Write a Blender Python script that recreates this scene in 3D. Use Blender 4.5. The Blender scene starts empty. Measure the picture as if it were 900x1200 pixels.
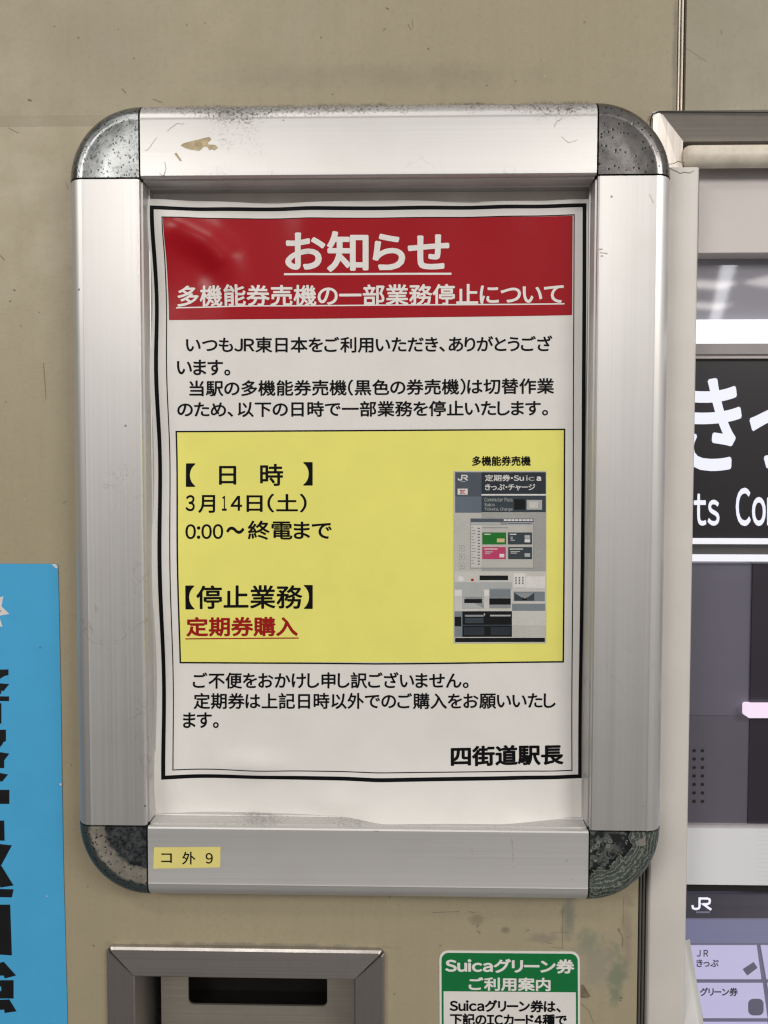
import bpy, math, random
from mathutils import Matrix, Vector, Euler
R = math.radians
SC = bpy.context.scene
C = SC.collection
random.seed(7)

# ------------------------------------------------------------------ camera, world, lamps, exposure
F = 900.0                                   # focal length in photo pixels (photo is 900 x 1200)
CAM = Vector((0.014947, -0.372, 0.012816))
ROT = Euler((math.pi / 2 - 0.0400414, -0.001421, 0.0206193), 'XYZ')
cam_d = bpy.data.cameras.new('camera'); cam = bpy.data.objects.new('camera', cam_d); C.objects.link(cam)
cam.location = CAM; cam.rotation_euler = ROT
cam_d.sensor_fit = 'HORIZONTAL'; cam_d.sensor_width = 6.9; cam_d.lens = 6.9
cam_d.clip_start = 0.01; cam_d.clip_end = 60
cam_d.dof.use_dof = True; cam_d.dof.focus_distance = 0.364; cam_d.dof.aperture_fstop = 2.4
SC.camera = cam
MROT = ROT.to_matrix()

W = bpy.data.worlds.new('World'); SC.world = W; W.use_nodes = True
wn = W.node_tree.nodes; wl = W.node_tree.links
wbg = wn['Background']
wtc = wn.new('ShaderNodeTexCoord'); wsep = wn.new('ShaderNodeSeparateXYZ'); wramp = wn.new('ShaderNodeValToRGB')
wmr = wn.new('ShaderNodeMapRange'); wmr.inputs[1].default_value = -1; wmr.inputs[2].default_value = 1
wl.new(wtc.outputs['Generated'], wsep.inputs[0]); wl.new(wsep.outputs[2], wmr.inputs[0])
wl.new(wmr.outputs[0], wramp.inputs[0])
wside = wn.new('ShaderNodeMapRange'); wside.inputs[1].default_value = -.9; wside.inputs[2].default_value = .35; wside.inputs[3].default_value = .15; wside.inputs[4].default_value = 1.1
wl.new(wsep.outputs[0], wside.inputs[0])
wmul = wn.new('ShaderNodeVectorMath'); wmul.operation = 'SCALE'
wl.new(wramp.outputs[0], wmul.inputs[0]); wl.new(wside.outputs[0], wmul.inputs['Scale']); wl.new(wmul.outputs[0], wbg.inputs[0])
wr = wramp.color_ramp
wr.elements[0].position = 0.0; wr.elements[0].color = (.14, .132, .125, 1)
wr.elements[1].position = 1.0; wr.elements[1].color = (.55, .53, .50, 1)
for p, c in ((.38, (.26, .245, .235, 1)), (.46, (.50, .478, .46, 1)), (.52, (.60, .575, .55, 1)), (.62, (.66, .635, .605, 1))):
    e = wr.elements.new(p); e.color = c
wbg.inputs[1].default_value = 0.79

def area(name, loc, target, sx, sy, power, col):
    d = bpy.data.lights.new(name, 'AREA'); d.shape = 'RECTANGLE'; d.size = sx; d.size_y = sy
    d.energy = power; d.color = col
    o = bpy.data.objects.new(name, d); C.objects.link(o); o.location = loc
    o.rotation_euler = (Vector(target) - Vector(loc)).to_track_quat('-Z', 'Y').to_euler()
    return o
area('unseen_lamp', (-1.15, -1.65, .82), (0, 0, 0), .8, 0.34, 10.6, (1, .955, .90))  # unseen key light, split to both sides to clear the rails' reflections
area('unseen_lamp', (1.20, -1.55, .82), (0, 0, 0), .8, 0.34, 12, (1, .955, .90))
area('unseen_lamp', (-.35, -1.15, 1.15), (0, 0, 0), .7, 0.13, 3.2, (1, .955, .90))  # added high up to put a highlight on the banner's crumple
def strip_lamp(name, x0, y0, x1, y1, z, w, power, col):
    L = math.hypot(x1-x0, y1-y0); o = area(name, ((x0+x1)/2, (y0+y1)/2, z), ((x0+x1)/2, (y0+y1)/2, 0), L, w, power, col)
    o.rotation_euler = (0, 0, math.atan2(y1-y0, x1-x0))
strip_lamp('tube_lamp', 1.75, -3.70, 2.34, -5.36, 1.19, .075, 1.9, (.95, .97, 1))
strip_lamp('tube_lamp', 1.45, -4.22, 2.02, -4.34, 1.20, .17, 1.5, (1, .92, .87))
strip_lamp('tube_lamp', 1.60, -4.80, 2.25, -4.95, 1.21, .17, 1.7, (1, .92, .87))
strip_lamp('tube_lamp', 2.10, -4.17, 2.70, -4.50, 1.20, .20, 1.8, (1, .92, .87))

SC.view_settings.view_transform = 'Standard'; SC.view_settings.look = 'None'
SC.view_settings.exposure = 0.21; SC.view_settings.gamma = 1.0
SC.view_settings.use_curve_mapping = False
SC.cycles.filter_width = 1.25

# ------------------------------------------------------------------ helpers
def at(px, py, y):
    """point of the plane Y = y seen at photo pixel (px, py)"""
    d = MROT @ Vector(((px - 450) / F, (600 - py) / F, -1))
    t = (y - CAM.y) / d.y
    return CAM + d * t

class MB:
    def __init__(s): s.v = []; s.f = []; s.m = []
    def face(s, pts, m=0):
        b = len(s.v); s.v += [tuple(p) for p in pts]; s.f.append(tuple(range(b, b + len(pts)))); s.m.append(m)
    def mesh(s, vs, fs, m=0):
        b = len(s.v); s.v += [tuple(p) for p in vs]
        for f in fs: s.f.append(tuple(b + i for i in f)); s.m.append(m)
    def grid(s, fn, nu, nv, m=0):
        vs = [fn(i / nu, j / nv) for j in range(nv + 1) for i in range(nu + 1)]
        k = nu + 1
        s.mesh(vs, [(j*k+i, (j+1)*k+i, (j+1)*k+i+1, j*k+i+1) for j in range(nv) for i in range(nu)], m)
    def box(s, x0, x1, y0, y1, z0, z1, m=0):
        vs = [(x, y, z) for z in (z0, z1) for y in (y0, y1) for x in (x0, x1)]
        s.mesh(vs, [(0,2,3,1), (4,5,7,6), (0,1,5,4), (2,6,7,3), (0,4,6,2), (1,3,7,5)], m)
    def loft(s, rings, m=0, closed=False, cap=False):
        n = len(rings[0]); vs = [p for r in rings for p in r]; fs = []
        for j in range(len(rings) - 1):
            for i in range(n if closed else n - 1):
                k = (i + 1) % n
                fs.append((j*n+i, j*n+k, (j+1)*n+k, (j+1)*n+i))
        if cap:
            fs.append(tuple(range(n))[::-1]); fs.append(tuple((len(rings)-1)*n + i for i in range(n)))
        s.mesh(vs, fs, m)
    def build(s, name, mats, parent=None, smooth=None):
        me = bpy.data.meshes.new(name); me.from_pydata(s.v, [], s.f)
        if not isinstance(mats, (list, tuple)): mats = [mats]
        for m in mats: me.materials.append(m)
        me.polygons.foreach_set('material_index', s.m)
        me.update()
        o = bpy.data.objects.new(name, me); C.objects.link(o)
        if smooth is not None:
            import bmesh
            bm = bmesh.new(); bm.from_mesh(me)
            bmesh.ops.remove_doubles(bm, verts=bm.verts, dist=1e-6)
            bmesh.ops.recalc_face_normals(bm, faces=bm.faces)
            bm.to_mesh(me); bm.free()
            me.shade_smooth(); me.set_sharp_from_angle(angle=R(smooth))
        if parent: o.parent = parent
        return o

def tag(o, label=None, cat=None, kind=None, group=None):
    if label: o['label'] = label
    if cat: o['category'] = cat
    if kind: o['kind'] = kind
    if group: o['group'] = group
    return o
def empty(name, label, cat):
    o = bpy.data.objects.new(name, None); C.objects.link(o); o.empty_display_size = .02
    return tag(o, label, cat)

# surfaces onto which px-measured print is laid: S(px, py, lift) -> world point
def plane(y): return lambda px, py, l=0: (lambda p: (p.x, y - l, p.z))(at(px, py, y))

_glyph = {}
def glyph(ch):
    """outline of one character as (points, faces)"""
    if ch.isascii() and ch.isprintable(): ch = chr(ord(ch) + 0xFEE0)       # the full-width form, drawn like the Japanese letters
    if ch not in _glyph:
        c = bpy.data.curves.new('lettering', 'FONT'); c.body = ch; c.resolution_u = 4
        o = bpy.data.objects.new('lettering', c); C.objects.link(o)
        dg = bpy.context.evaluated_depsgraph_get(); dg.update()
        me = bpy.data.meshes.new_from_object(o.evaluated_get(dg))
        _glyph[ch] = ([(v.co.x, v.co.y) for v in me.vertices], [tuple(p.vertices) for p in me.polygons])
        bpy.data.objects.remove(o); bpy.data.curves.remove(c); bpy.data.meshes.remove(me)
    return _glyph[ch]
def glyphs(body, spacing=1.0):
    """a set line: Chinese characters on their full square, kana, letters and stops close-set"""
    vs = []; fs = []; pen = 0.0
    for ch in body:
        if ch in ' \u3000': pen += .32 if ch == ' ' else 1.0; continue
        gv, gf = glyph(ch); a = min(v[0] for v in gv); b = max(v[0] for v in gv); o = ord(ch)
        if o < 128: lead, adv = .045 - a, b - a + .09
        elif ch in '、。': lead, adv = .05 - a, b - a + .24
        elif ch in '（）【】・': lead, adv = .07 - a, b - a + .14
        elif 0x3040 <= o < 0x3100: lead, adv = .055 - a, b - a + .11
        else: lead, adv = 0.0, 1.0
        if spacing != 1.0 and o > 127: lead, adv = 0.0, 1.0
        k = len(vs); vs += [(x + pen + lead, y) for x, y in gv]; fs += [tuple(k + i for i in f) for f in gf]
        pen += adv
    return vs, fs

def text(mb, S, body, x0, x1, y0, y1, lift, m=0, bold=0.0, dl=0.0, dr=0.0, spacing=1.0):
    """lay a line of lettering so that its ink fills the box x0..x1, y0..y1 (dl / dr: drop of its left / right end)"""
    vs, fs = glyphs(body, spacing)
    ax, bx = min(v[0] for v in vs) - bold, max(v[0] for v in vs) + bold
    ay, by = min(v[1] for v in vs) - bold, max(v[1] for v in vs) + bold
    offs = [(0, 0)]
    if bold: offs += [(bold*math.cos(a*math.pi/4), bold*math.sin(a*math.pi/4)) for a in [i*8/(16 if bold > .022 else 8) for i in range(16 if bold > .022 else 8)]]
    for k, (ox, oy) in enumerate(offs):
        out = []
        for x, y in vs:
            u = (x + ox - ax) / (bx - ax); v = (y + oy - ay) / (by - ay)
            out.append(S(x0 + u*(x1-x0), y0 + (1-v)*(y1-y0) + dl*(1-u) + dr*u, lift + k*2e-6))
        mb.mesh(out, fs, m)
def width(body): vs = glyphs(body)[0]; return max(v[0] for v in vs) - min(v[0] for v in vs)

def quad(mb, S, x0, y0, x1, y1, lift, m=0, n=1):
    mb.grid(lambda u, v: S(x0+u*(x1-x0), y0+v*(y1-y0), lift), n, n, m)
def quad4(mb, S, tl, tr, br, bl, lift, m=0, nu=1, nv=1):
    def fn(u, v):
        x = (tl[0]*(1-u)+tr[0]*u)*(1-v) + (bl[0]*(1-u)+br[0]*u)*v
        y = (tl[1]*(1-u)+tr[1]*u)*(1-v) + (bl[1]*(1-u)+br[1]*u)*v
        return S(x, y, lift)
    mb.grid(fn, nu, nv, m)
def stroke(mb, S, pts, w, lift, m=0, step=6, w1=None, closed=False):
    """ribbon of width w px along a px polyline"""
    P = [pts[0]]
    seq = list(pts[1:]) + ([pts[0]] if closed else [])
    for q in seq:
        p = P[-1]; L = math.hypot(q[0]-p[0], q[1]-p[1]); n = max(1, int(L/step))
        P += [(p[0]+(q[0]-p[0])*i/n, p[1]+(q[1]-p[1])*i/n) for i in range(1, n+1)]
    A = []; B = []; N = len(P)
    for i in range(N):
        a = P[i-1] if i else (P[-2] if closed else P[0]); b = P[i+1] if i < N-1 else (P[1] if closed else P[-1])
        d1 = Vector((P[i][0]-a[0], P[i][1]-a[1])); d2 = Vector((b[0]-P[i][0], b[1]-P[i][1]))
        if d1.length < 1e-9: d1 = d2
        if d2.length < 1e-9: d2 = d1
        d1.normalize(); d2.normalize(); t = d1 + d2
        t = t.normalized() if t.length > 1e-6 else d1
        nrm = Vector((-t.y, t.x)); k = 1 / max(.5, nrm.dot(Vector((-d1.y, d1.x))))
        ww = w if w1 is None else w + (w1-w)*i/(N-1)
        A.append(S(P[i][0]+nrm.x*ww/2*k, P[i][1]+nrm.y*ww/2*k, lift)); B.append(S(P[i][0]-nrm.x*ww/2*k, P[i][1]-nrm.y*ww/2*k, lift))
    mb.mesh(A + B, [(i, i+1, N+i+1, N+i) for i in range(N-1)], m)
def disc(mb, S, cx, cy, rx, ry, lift, m=0, n=20):
    mb.face([S(cx+rx*math.cos(2*math.pi*i/n), cy-ry*math.sin(2*math.pi*i/n), lift) for i in range(n)], m)
def rrect(x0, y0, x1, y1, r, n=6):
    pts = []
    for cx, cy, a in ((x1-r, y0+r, -90), (x1-r, y1-r, 0), (x0+r, y1-r, 90), (x0+r, y0+r, 180)):
        pts += [(cx+r*math.cos(R(a+90*i/n)), cy+r*math.sin(R(a+90*i/n))) for i in range(n+1)]
    return pts
def poly(mb, S, pts, lift, m=0): mb.face([S(x, y, lift) for x, y in reversed(pts)], m)

# ------------------------------------------------------------------ materials
class NT:
    def __init__(s, name):
        s.mat = bpy.data.materials.new(name); s.mat.use_nodes = True
        s.n = s.mat.node_tree.nodes; s.l = s.mat.node_tree.links; s.b = s.n['Principled BSDF']
        s.tc = None
    def co(s, scale=(1, 1, 1), loc=(0, 0, 0)):
        if not s.tc: s.tc = s.n.new('ShaderNodeTexCoord')
        if scale == (1, 1, 1) and loc == (0, 0, 0): return s.tc.outputs['Object']
        m = s.n.new('ShaderNodeMapping'); m.inputs['Scale'].default_value = scale; m.inputs['Location'].default_value = loc
        s.l.new(s.tc.outputs['Object'], m.inputs[0]); return m.outputs[0]
    def noise(s, scale, detail=4, rough=.55, vec=None, dist=0):
        t = s.n.new('ShaderNodeTexNoise'); t.inputs['Scale'].default_value = scale; t.inputs['Detail'].default_value = detail
        t.inputs['Roughness'].default_value = rough; t.inputs['Distortion'].default_value = dist
        s.l.new(vec if vec is not None else s.co(), t.inputs['Vector']); return t.outputs['Fac']
    def vor(s, scale, feature='F1', vec=None, rnd=1):
        t = s.n.new('ShaderNodeTexVoronoi'); t.feature = feature; t.inputs['Scale'].default_value = scale
        t.inputs['Randomness'].default_value = rnd
        s.l.new(vec if vec is not None else s.co(), t.inputs['Vector']); return t
    def ramp(s, fac, *stops, interp='LINEAR'):
        r = s.n.new('ShaderNodeValToRGB'); cr = r.color_ramp; cr.interpolation = interp
        def c4(c): return (c, c, c, 1) if isinstance(c, (int, float)) else (*c, 1)
        cr.elements[0].position, cr.elements[0].color = stops[0][0], c4(stops[0][1])
        cr.elements[1].position, cr.elements[1].color = stops[-1][0], c4(stops[-1][1])
        for p, c in stops[1:-1]: e = cr.elements.new(p); e.color = c4(c)
        s.l.new(fac, r.inputs[0]); return r.outputs[0]
    def math(s, op, a, b=None, c=None):
        m = s.n.new('ShaderNodeMath'); m.operation = op
        for i, x in enumerate((a, b, c)):
            if x is None: continue
            if isinstance(x, (int, float)): m.inputs[i].default_value = x
            else: s.l.new(x, m.inputs[i])
        return m.outputs[0]
    def mix(s, fac, a, b, blend='MIX'):
        m = s.n.new('ShaderNodeMix'); m.data_type = 'RGBA'; m.blend_type = blend
        for i, x in ((0, fac), (6, a), (7, b)):
            if isinstance(x, (int, float)): m.inputs[i].default_value = x
            elif isinstance(x, tuple): m.inputs[i].default_value = (*x, 1)
            else: s.l.new(x, m.inputs[i])
        return m.outputs[2]
    def xyz(s, vec=None):
        p = s.n.new('ShaderNodeSeparateXYZ'); s.l.new(vec if vec is not None else s.co(), p.inputs[0]); return p.outputs
    def mr(s, v, a, b, c=0, d=1):
        m = s.n.new('ShaderNodeMapRange'); m.interpolation_type = 'SMOOTHSTEP'
        for i, x in enumerate((a, b, c, d)): m.inputs[1+i].default_value = x
        s.l.new(v, m.inputs[0]); return m.outputs[0]
    def spot(s, px, py, rx, ry, y=0.0, soft=.6, warp=None):
        """elliptical mask round a photo pixel, radii in px, edges broken by a noise"""
        p = at(px, py, y); o = s.xyz()
        k = 2420.0                                  # px per metre, roughly
        dx = s.math('MULTIPLY', s.math('SUBTRACT', o[0], p.x), k/rx); dz = s.math('MULTIPLY', s.math('SUBTRACT', o[2], p.z), k/ry)
        d = s.math('SQRT', s.math('ADD', s.math('MULTIPLY', dx, dx), s.math('MULTIPLY', dz, dz)))
        if warp is not None: d = s.math('ADD', d, s.math('MULTIPLY', s.math('SUBTRACT', warp, .5), 2.2))
        return s.mr(d, 1.0, 1.0 - soft)
    def bump(s, h, strength, dist):
        b = s.n.new('ShaderNodeBump'); b.inputs['Strength'].default_value = strength; b.inputs['Distance'].default_value = dist
        s.l.new(h, b.inputs['Height']); s.l.new(b.outputs[0], s.b.inputs['Normal'])
    def set(s, **k):
        names = dict(col='Base Color', rough='Roughness', metal='Metallic', spec='Specular IOR Level', coat='Coat Weight', coatr='Coat Roughness', aniso='Anisotropic')
        for a, v in k.items():
            i = s.b.inputs[names[a]]
            if isinstance(v, (int, float)): i.default_value = v
            elif isinstance(v, tuple): i.default_value = (*v, 1)
            else: s.l.new(v, i)
        return s.mat

def simple(name, col, rough=.5, metal=0, mottle=.06, scale=120, spec=.5, bump=0):
    t = NT(name); n = t.noise(scale)
    lo = tuple(c*(1-mottle) for c in col); hi = tuple(min(1, c*(1+mottle)) for c in col)
    if bump: t.bump(t.noise(2500, 2), bump, .0002)
    return t.set(col=t.ramp(n, (.3, lo), (.7, hi)), rough=rough, metal=metal, spec=spec)
def glow(name, col, strength):
    t = NT(name); t.b.inputs['Emission Color'].default_value = (*col, 1); t.b.inputs['Emission Strength'].default_value = strength
    return t.set(col=tuple(c*.06 for c in col), rough=.3, spec=.15)

def wall_paint(name, base, lower=False, upper=False):
    t = NT(name); b = base
    big = t.noise(9, 3); mid = t.noise(45, 5, .6); fine = t.noise(420, 4, .6)
    col = t.ramp(big, (.30, tuple(c*.93 for c in b)), (.72, tuple(c*1.06 for c in b)))
    col = t.mix(t.ramp(mid, (.45, 0), (.75, .22)), col, tuple(c*k for c, k in zip(b, (.80, .80, .76))))
    col = t.mix(t.ramp(fine, (.50, 0), (.75, .30)), col, tuple(c*.72 for c in b))
    streak = t.noise(1, 4, .6, t.co((240, 1, 9)))
    col = t.mix(t.ramp(streak, (.46, 0), (.8, .20)), col, tuple(c*.75 for c in b))
    # sparse dark specks, and pale chips
    v = t.vor(95); dens = t.ramp(t.noise(30, 2), (.48, 0), (.56, 1))
    sp = t.math('MULTIPLY', t.mr(v.outputs['Distance'], .07, .03), dens)
    col = t.mix(t.math('MULTIPLY', sp, .55), col, (.09, .08, .06))
    v2 = t.vor(55, vec=t.co(loc=(.3, .1, .7)))
    sp2 = t.math('MULTIPLY', t.mr(v2.outputs['Distance'], .045, .02), t.ramp(t.noise(14, 2), (.5, 0), (.6, 1)))
    col = t.mix(t.math('MULTIPLY', sp2, .5), col, (.62, .58, .50))
    v3 = t.vor(260, vec=t.co(loc=(.6, .2, .1)))
    sp3 = t.math('MULTIPLY', t.mr(v3.outputs['Distance'], .10, .05), t.ramp(t.noise(48, 3, .6, t.co(loc=(4, 1, 2))), (.50, 0), (.60, 1)))
    col = t.mix(t.math('MULTIPLY', sp3, .35), col, (.12, .10, .07))
    # hairline scuffs
    sc = t.noise(60, 2, .5, t.co((3.2, 1, .9)), 1.6)
    hair = t.math('MULTIPLY', t.ramp(t.math('ABSOLUTE', t.math('SUBTRACT', sc, .5)), (.0, 1), (.0045, 0)), t.ramp(t.noise(26, 2, .5, t.co(loc=(5, 0, 2))), (.60, 0), (.68, 1)))
    col = t.mix(t.math('MULTIPLY', hair, .22), col, tuple(c*.45 for c in b))
    grit = t.noise(700, 5, .75)
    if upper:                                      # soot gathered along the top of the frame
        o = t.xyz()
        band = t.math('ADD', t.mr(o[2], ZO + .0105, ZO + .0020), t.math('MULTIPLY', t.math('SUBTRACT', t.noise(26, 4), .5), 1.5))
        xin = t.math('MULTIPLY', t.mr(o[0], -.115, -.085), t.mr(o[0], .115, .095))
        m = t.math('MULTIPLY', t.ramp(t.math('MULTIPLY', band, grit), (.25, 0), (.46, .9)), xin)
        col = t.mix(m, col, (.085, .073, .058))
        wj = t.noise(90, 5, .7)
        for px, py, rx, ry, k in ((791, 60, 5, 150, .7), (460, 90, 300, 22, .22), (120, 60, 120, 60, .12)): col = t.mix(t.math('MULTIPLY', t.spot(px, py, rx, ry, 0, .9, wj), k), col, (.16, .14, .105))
    if lower:
        w = t.noise(120, 5, .7)
        for px, py, rx, ry, c, k in ((667, 1072, 12, 40, (.19, .20, .17), .75), (692, 1102, 20, 22, (.17, .22, .16), .55), (722, 1145, 16, 42, (.13, .19, .13), .65),
                                     (700, 1128, 26, 50, (.26, .25, .21), .5), (672, 1145, 30, 60, (.30, .28, .23), .4), (735, 1100, 10, 80, (.24, .21, .16), .5),
                                     (560, 1078, 16, 10, (.10, .10, .08), .35), (592, 1090, 8, 6, (.10, .10, .08), .5), (640, 1100, 26, 8, (.22, .20, .16), .5),
                                     (290, 1108, 200, 5, (.20, .18, .14), .8)):
            col = t.mix(t.math('MULTIPLY', t.spot(px, py, rx, ry, 0, .8, w), k), col, c)
    ht = t.math('ADD', t.math('MULTIPLY', t.noise(900, 3, .6), .5), t.math('MULTIPLY', t.noise(18, 2), 5))
    t.bump(ht, .22, .0006)
    return t.set(col=col, rough=t.ramp(mid, (.3, .34), (.7, .50)), spec=.42)

def alu(name, axis, dust=None):
    """satin anodised aluminium, drawn along X or Z"""
    t = NT(name); s = (3, 1, 900) if axis == 'X' else (900, 1, 3)
    st = t.noise(1, 3, .6, t.co(s)); big = t.noise(30, 4)
    col = t.ramp(st, (.25, (.645, .636, .627)), (.75, (.69, .681, .673)))
    col = t.mix(t.ramp(big, (.5, 0), (.8, .25)), col, (.53, .515, .49))
    v = t.vor(70); sp = t.math('MULTIPLY', t.mr(v.outputs['Distance'], .05, .03), t.ramp(t.noise(25, 2), (.52, 0), (.58, 1)))
    col = t.mix(t.math('MULTIPLY', sp, .8), col, (.12, .10, .08))
    stain = t.noise(55, 3, .5, None, 1.2)
    line = t.math('MULTIPLY', t.ramp(t.math('ABSOLUTE', t.math('SUBTRACT', stain, .5)), (0, 1), (.012, 0)), t.ramp(t.noise(16, 2, .5, t.co(loc=(2, 3, 1))), (.58, 0), (.66, 1)))
    col = t.mix(t.math('MULTIPLY', line, .30), col, (.30, .26, .21))
    rough = t.ramp(st, (.3, .42), (.7, .50)); metal = .80
    if dust == 'top':
        o = t.xyz(); g = t.noise(800, 5, .75); w = t.noise(24, 4)
        edge = t.math('ADD', t.mr(o[2], ZO - .0135, ZO + .0015), t.math('MULTIPLY', t.math('SUBTRACT', w, .46), 1.7))
        speck = t.ramp(g, (.50, 0), (.60, 1))
        m = t.math('ADD', t.math('MULTIPLY', t.mr(edge, .18, .55), t.math('MULTIPLY', speck, .75)), t.math('MULTIPLY', t.mr(edge, .35, .95), .6))
        m = t.math('MINIMUM', m, .92)
        col = t.mix(m, col, (.080, .069, .056)); metal = t.math('SUBTRACT', .80, m)
        rough = t.math('ADD', rough, t.math('MULTIPLY', m, .4))
    if dust == 'ledge':
        o = t.xyz(); g = t.noise(650, 5, .75); w = t.noise(28, 3)
        m = t.math('MULTIPLY', t.math('MULTIPLY', t.mr(o[1], -.0192, -.0165), t.mr(o[2], ZI0 - .006, ZI0 - .003)), t.ramp(t.math('ADD', t.math('MULTIPLY', w, .55), t.math('MULTIPLY', g, .6)), (.58, .05), (.74, .6)))
        col = t.mix(m, col, (.13, .12, .10)); metal = t.math('MULTIPLY', t.math('SUBTRACT', .9, m), .7)
        rough = t.math('ADD', rough, t.math('MULTIPLY', m, .4))
    t.bump(st, .025, .0001)
    t.set(col=col, rough=rough, metal=metal, spec=.5, aniso=.35)
    return t.mat

def zinc(name, style, centre):
    t = NT(name)
    v = t.vor(640); pick = t.ramp(t.noise(300, 2), (.38, 0), (.47, 1))
    pit = t.math('MULTIPLY', t.mr(v.outputs['Distance'], .34, .22), pick)
    mid = t.noise(160, 5, .7)
    if style == 'pitted':
        col = t.ramp(mid, (.3, (.20, .21, .215)), (.7, (.35, .36, .365)))
        fl = t.noise(620, 3, .6, None, .5); col = t.mix(t.ramp(fl, (.58, 0), (.66, .75)), col, (.085, .105, .10))
        col = t.mix(t.ramp(t.noise(210, 4, .6, t.co(loc=(1, 2, 3)), .8), (.56, 0), (.66, .6)), col, (.13, .155, .148))
        col = t.mix(t.math('MULTIPLY', pit, .8), col, (.03, .04, .042)); rough = t.ramp(mid, (.3, .22), (.7, .36)); metal = .92
        h = t.math('SUBTRACT', t.math('MULTIPLY', mid, .35), pit)
    elif style == 'smooth':
        v = t.vor(430); pit = t.math('MULTIPLY', t.mr(v.outputs['Distance'], .26, .19), t.ramp(t.noise(200, 2), (.36, 0), (.44, 1)))
        col = t.ramp(mid, (.3, (.125, .12, .12)), (.7, (.20, .19, .185)))
        col = t.mix(pit, col, (.03, .03, .03)); rough = t.ramp(mid, (.3, .20), (.7, .33)); metal = .97
        h = t.math('SUBTRACT', t.math('MULTIPLY', mid, .3), pit)
    elif style == 'blotched':
        o = t.xyz(); dx = t.math('SUBTRACT', o[0], centre.x); dz = t.math('SUBTRACT', o[2], centre.z)
        r = t.math('SQRT', t.math('ADD', t.math('MULTIPLY', dx, dx), t.math('MULTIPLY', dz, dz)))
        r = t.math('ADD', r, t.math('MULTIPLY', t.math('SUBTRACT', t.noise(200, 4), .5), .005))
        inner = t.mr(r, .0205, .0188)
        dark = t.ramp(t.noise(420, 4, .7), (.40, (.025, .028, .032)), (.62, (.13, .14, .15)))
        rim = t.ramp(mid, (.3, (.26, .24, .20)), (.65, (.46, .43, .37)))
        rim = t.mix(t.mr(r, .0262, .028), rim, (.10, .13, .13))
        rim = t.mix(pit, rim, (.05, .04, .04))
        col = t.mix(inner, rim, dark); rough = .42; metal = .72
        h = t.math('ADD', t.math('MULTIPLY', t.noise(420, 4, .7), .6), t.math('MULTIPLY', inner, -.8))
    else:                                          # flaking, with rings of corrosion
        o = t.xyz(); dx = t.math('SUBTRACT', o[0], centre.x); dz = t.math('SUBTRACT', o[2], centre.z)
        r = t.math('SQRT', t.math('ADD', t.math('MULTIPLY', dx, dx), t.math('MULTIPLY', dz, dz)))
        rw = t.math('ADD', r, t.math('MULTIPLY', t.math('SUBTRACT', t.noise(130, 5, .65, None, .6), .5), .011))
        band = t.math('SINE', t.math('MULTIPLY', rw, 3000))
        green = t.ramp(t.noise(300, 4, .7), (.35, (.045, .060, .050)), (.7, (.115, .140, .122)))
        col = t.mix(t.ramp(band, (.62, 0), (.82, .8)), green, (.31, .32, .295))
        flake = t.ramp(t.noise(85, 3, .6, t.co(loc=(3, 0, 4)), 1.4), (.56, 0), (.575, 1))
        col = t.mix(t.math('MULTIPLY', flake, .8), col, (.36, .33, .29))
        inner = t.mr(rw, .0185, .0180)
        dk = t.ramp(t.noise(260, 3, .6, None, 1.0), (.44, (.02, .02, .024)), (.50, (.085, .10, .092)), (.64, (.14, .15, .13)))
        vv = t.vor(330); ring = t.ramp(vv.outputs['Distance'], (.17, 0), (.24, 1), (.30, 1), (.37, 0))
        ring = t.math('MULTIPLY', ring, t.ramp(t.noise(150, 2), (.42, 0), (.52, 1)))
        dk = t.mix(t.math('MULTIPLY', ring, .85), dk, (.30, .33, .31))
        col = t.mix(inner, col, dk)
        edge = t.math('MULTIPLY', t.mr(rw, .0195, .0191), t.mr(rw, .0172, .0176))
        col = t.mix(t.math('MULTIPLY', edge, t.ramp(t.noise(90, 2), (.45, 0), (.5, 1))), col, (.01, .01, .012))
        rough = .46; metal = .45; h = t.math('ADD', t.math('MULTIPLY', band, .25), t.math('MULTIPLY', ring, .6))
    t.bump(h, .14, .0003)
    return t.set(col=col, rough=rough, metal=metal)

def steel(name, col, axis='X', rough=.34):
    t = NT(name); st = t.noise(1, 4, .65, t.co((4, 1, 1300) if axis == 'X' else (1300, 1, 4))); big = t.noise(40, 5, .65)
    c = t.ramp(st, (.25, tuple(x*.82 for x in col)), (.75, tuple(min(1, x*1.12) for x in col)))
    c = t.mix(t.ramp(big, (.48, 0), (.75, .45)), c, tuple(x*.6 for x in col))
    t.bump(st, .06, .0001)
    return t.set(col=c, rough=t.ramp(big, (.3, rough), (.7, rough+.14)), metal=.9, aniso=.3)

def print_stock(name, col, rough=.34, spec=.16):
    t = NT(name); n = t.noise(60, 3)
    t.bump(t.math('ADD', t.noise(1500, 3, .6), t.math('MULTIPLY', t.noise(420, 2), .9)), .13, .0002)
    return t.set(col=t.ramp(n, (.3, tuple(c*.97 for c in col)), (.7, tuple(min(1, c*1.02) for c in col))), rough=rough, spec=spec)

# key sizes of the frame (metres), read off the photo on its own planes
YF = -0.020                                  # front of the rails
XO, ZO = 0.13873, 0.18560                    # half size outside
XI0 = at(168, 590, YF).x; XI1 = at(695.5, 590, YF).x
ZI1 = at(430, 207, YF).z; ZI0 = at(430, 971, YF).z
YP = -0.0045                                 # mean plane of the notice

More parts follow.
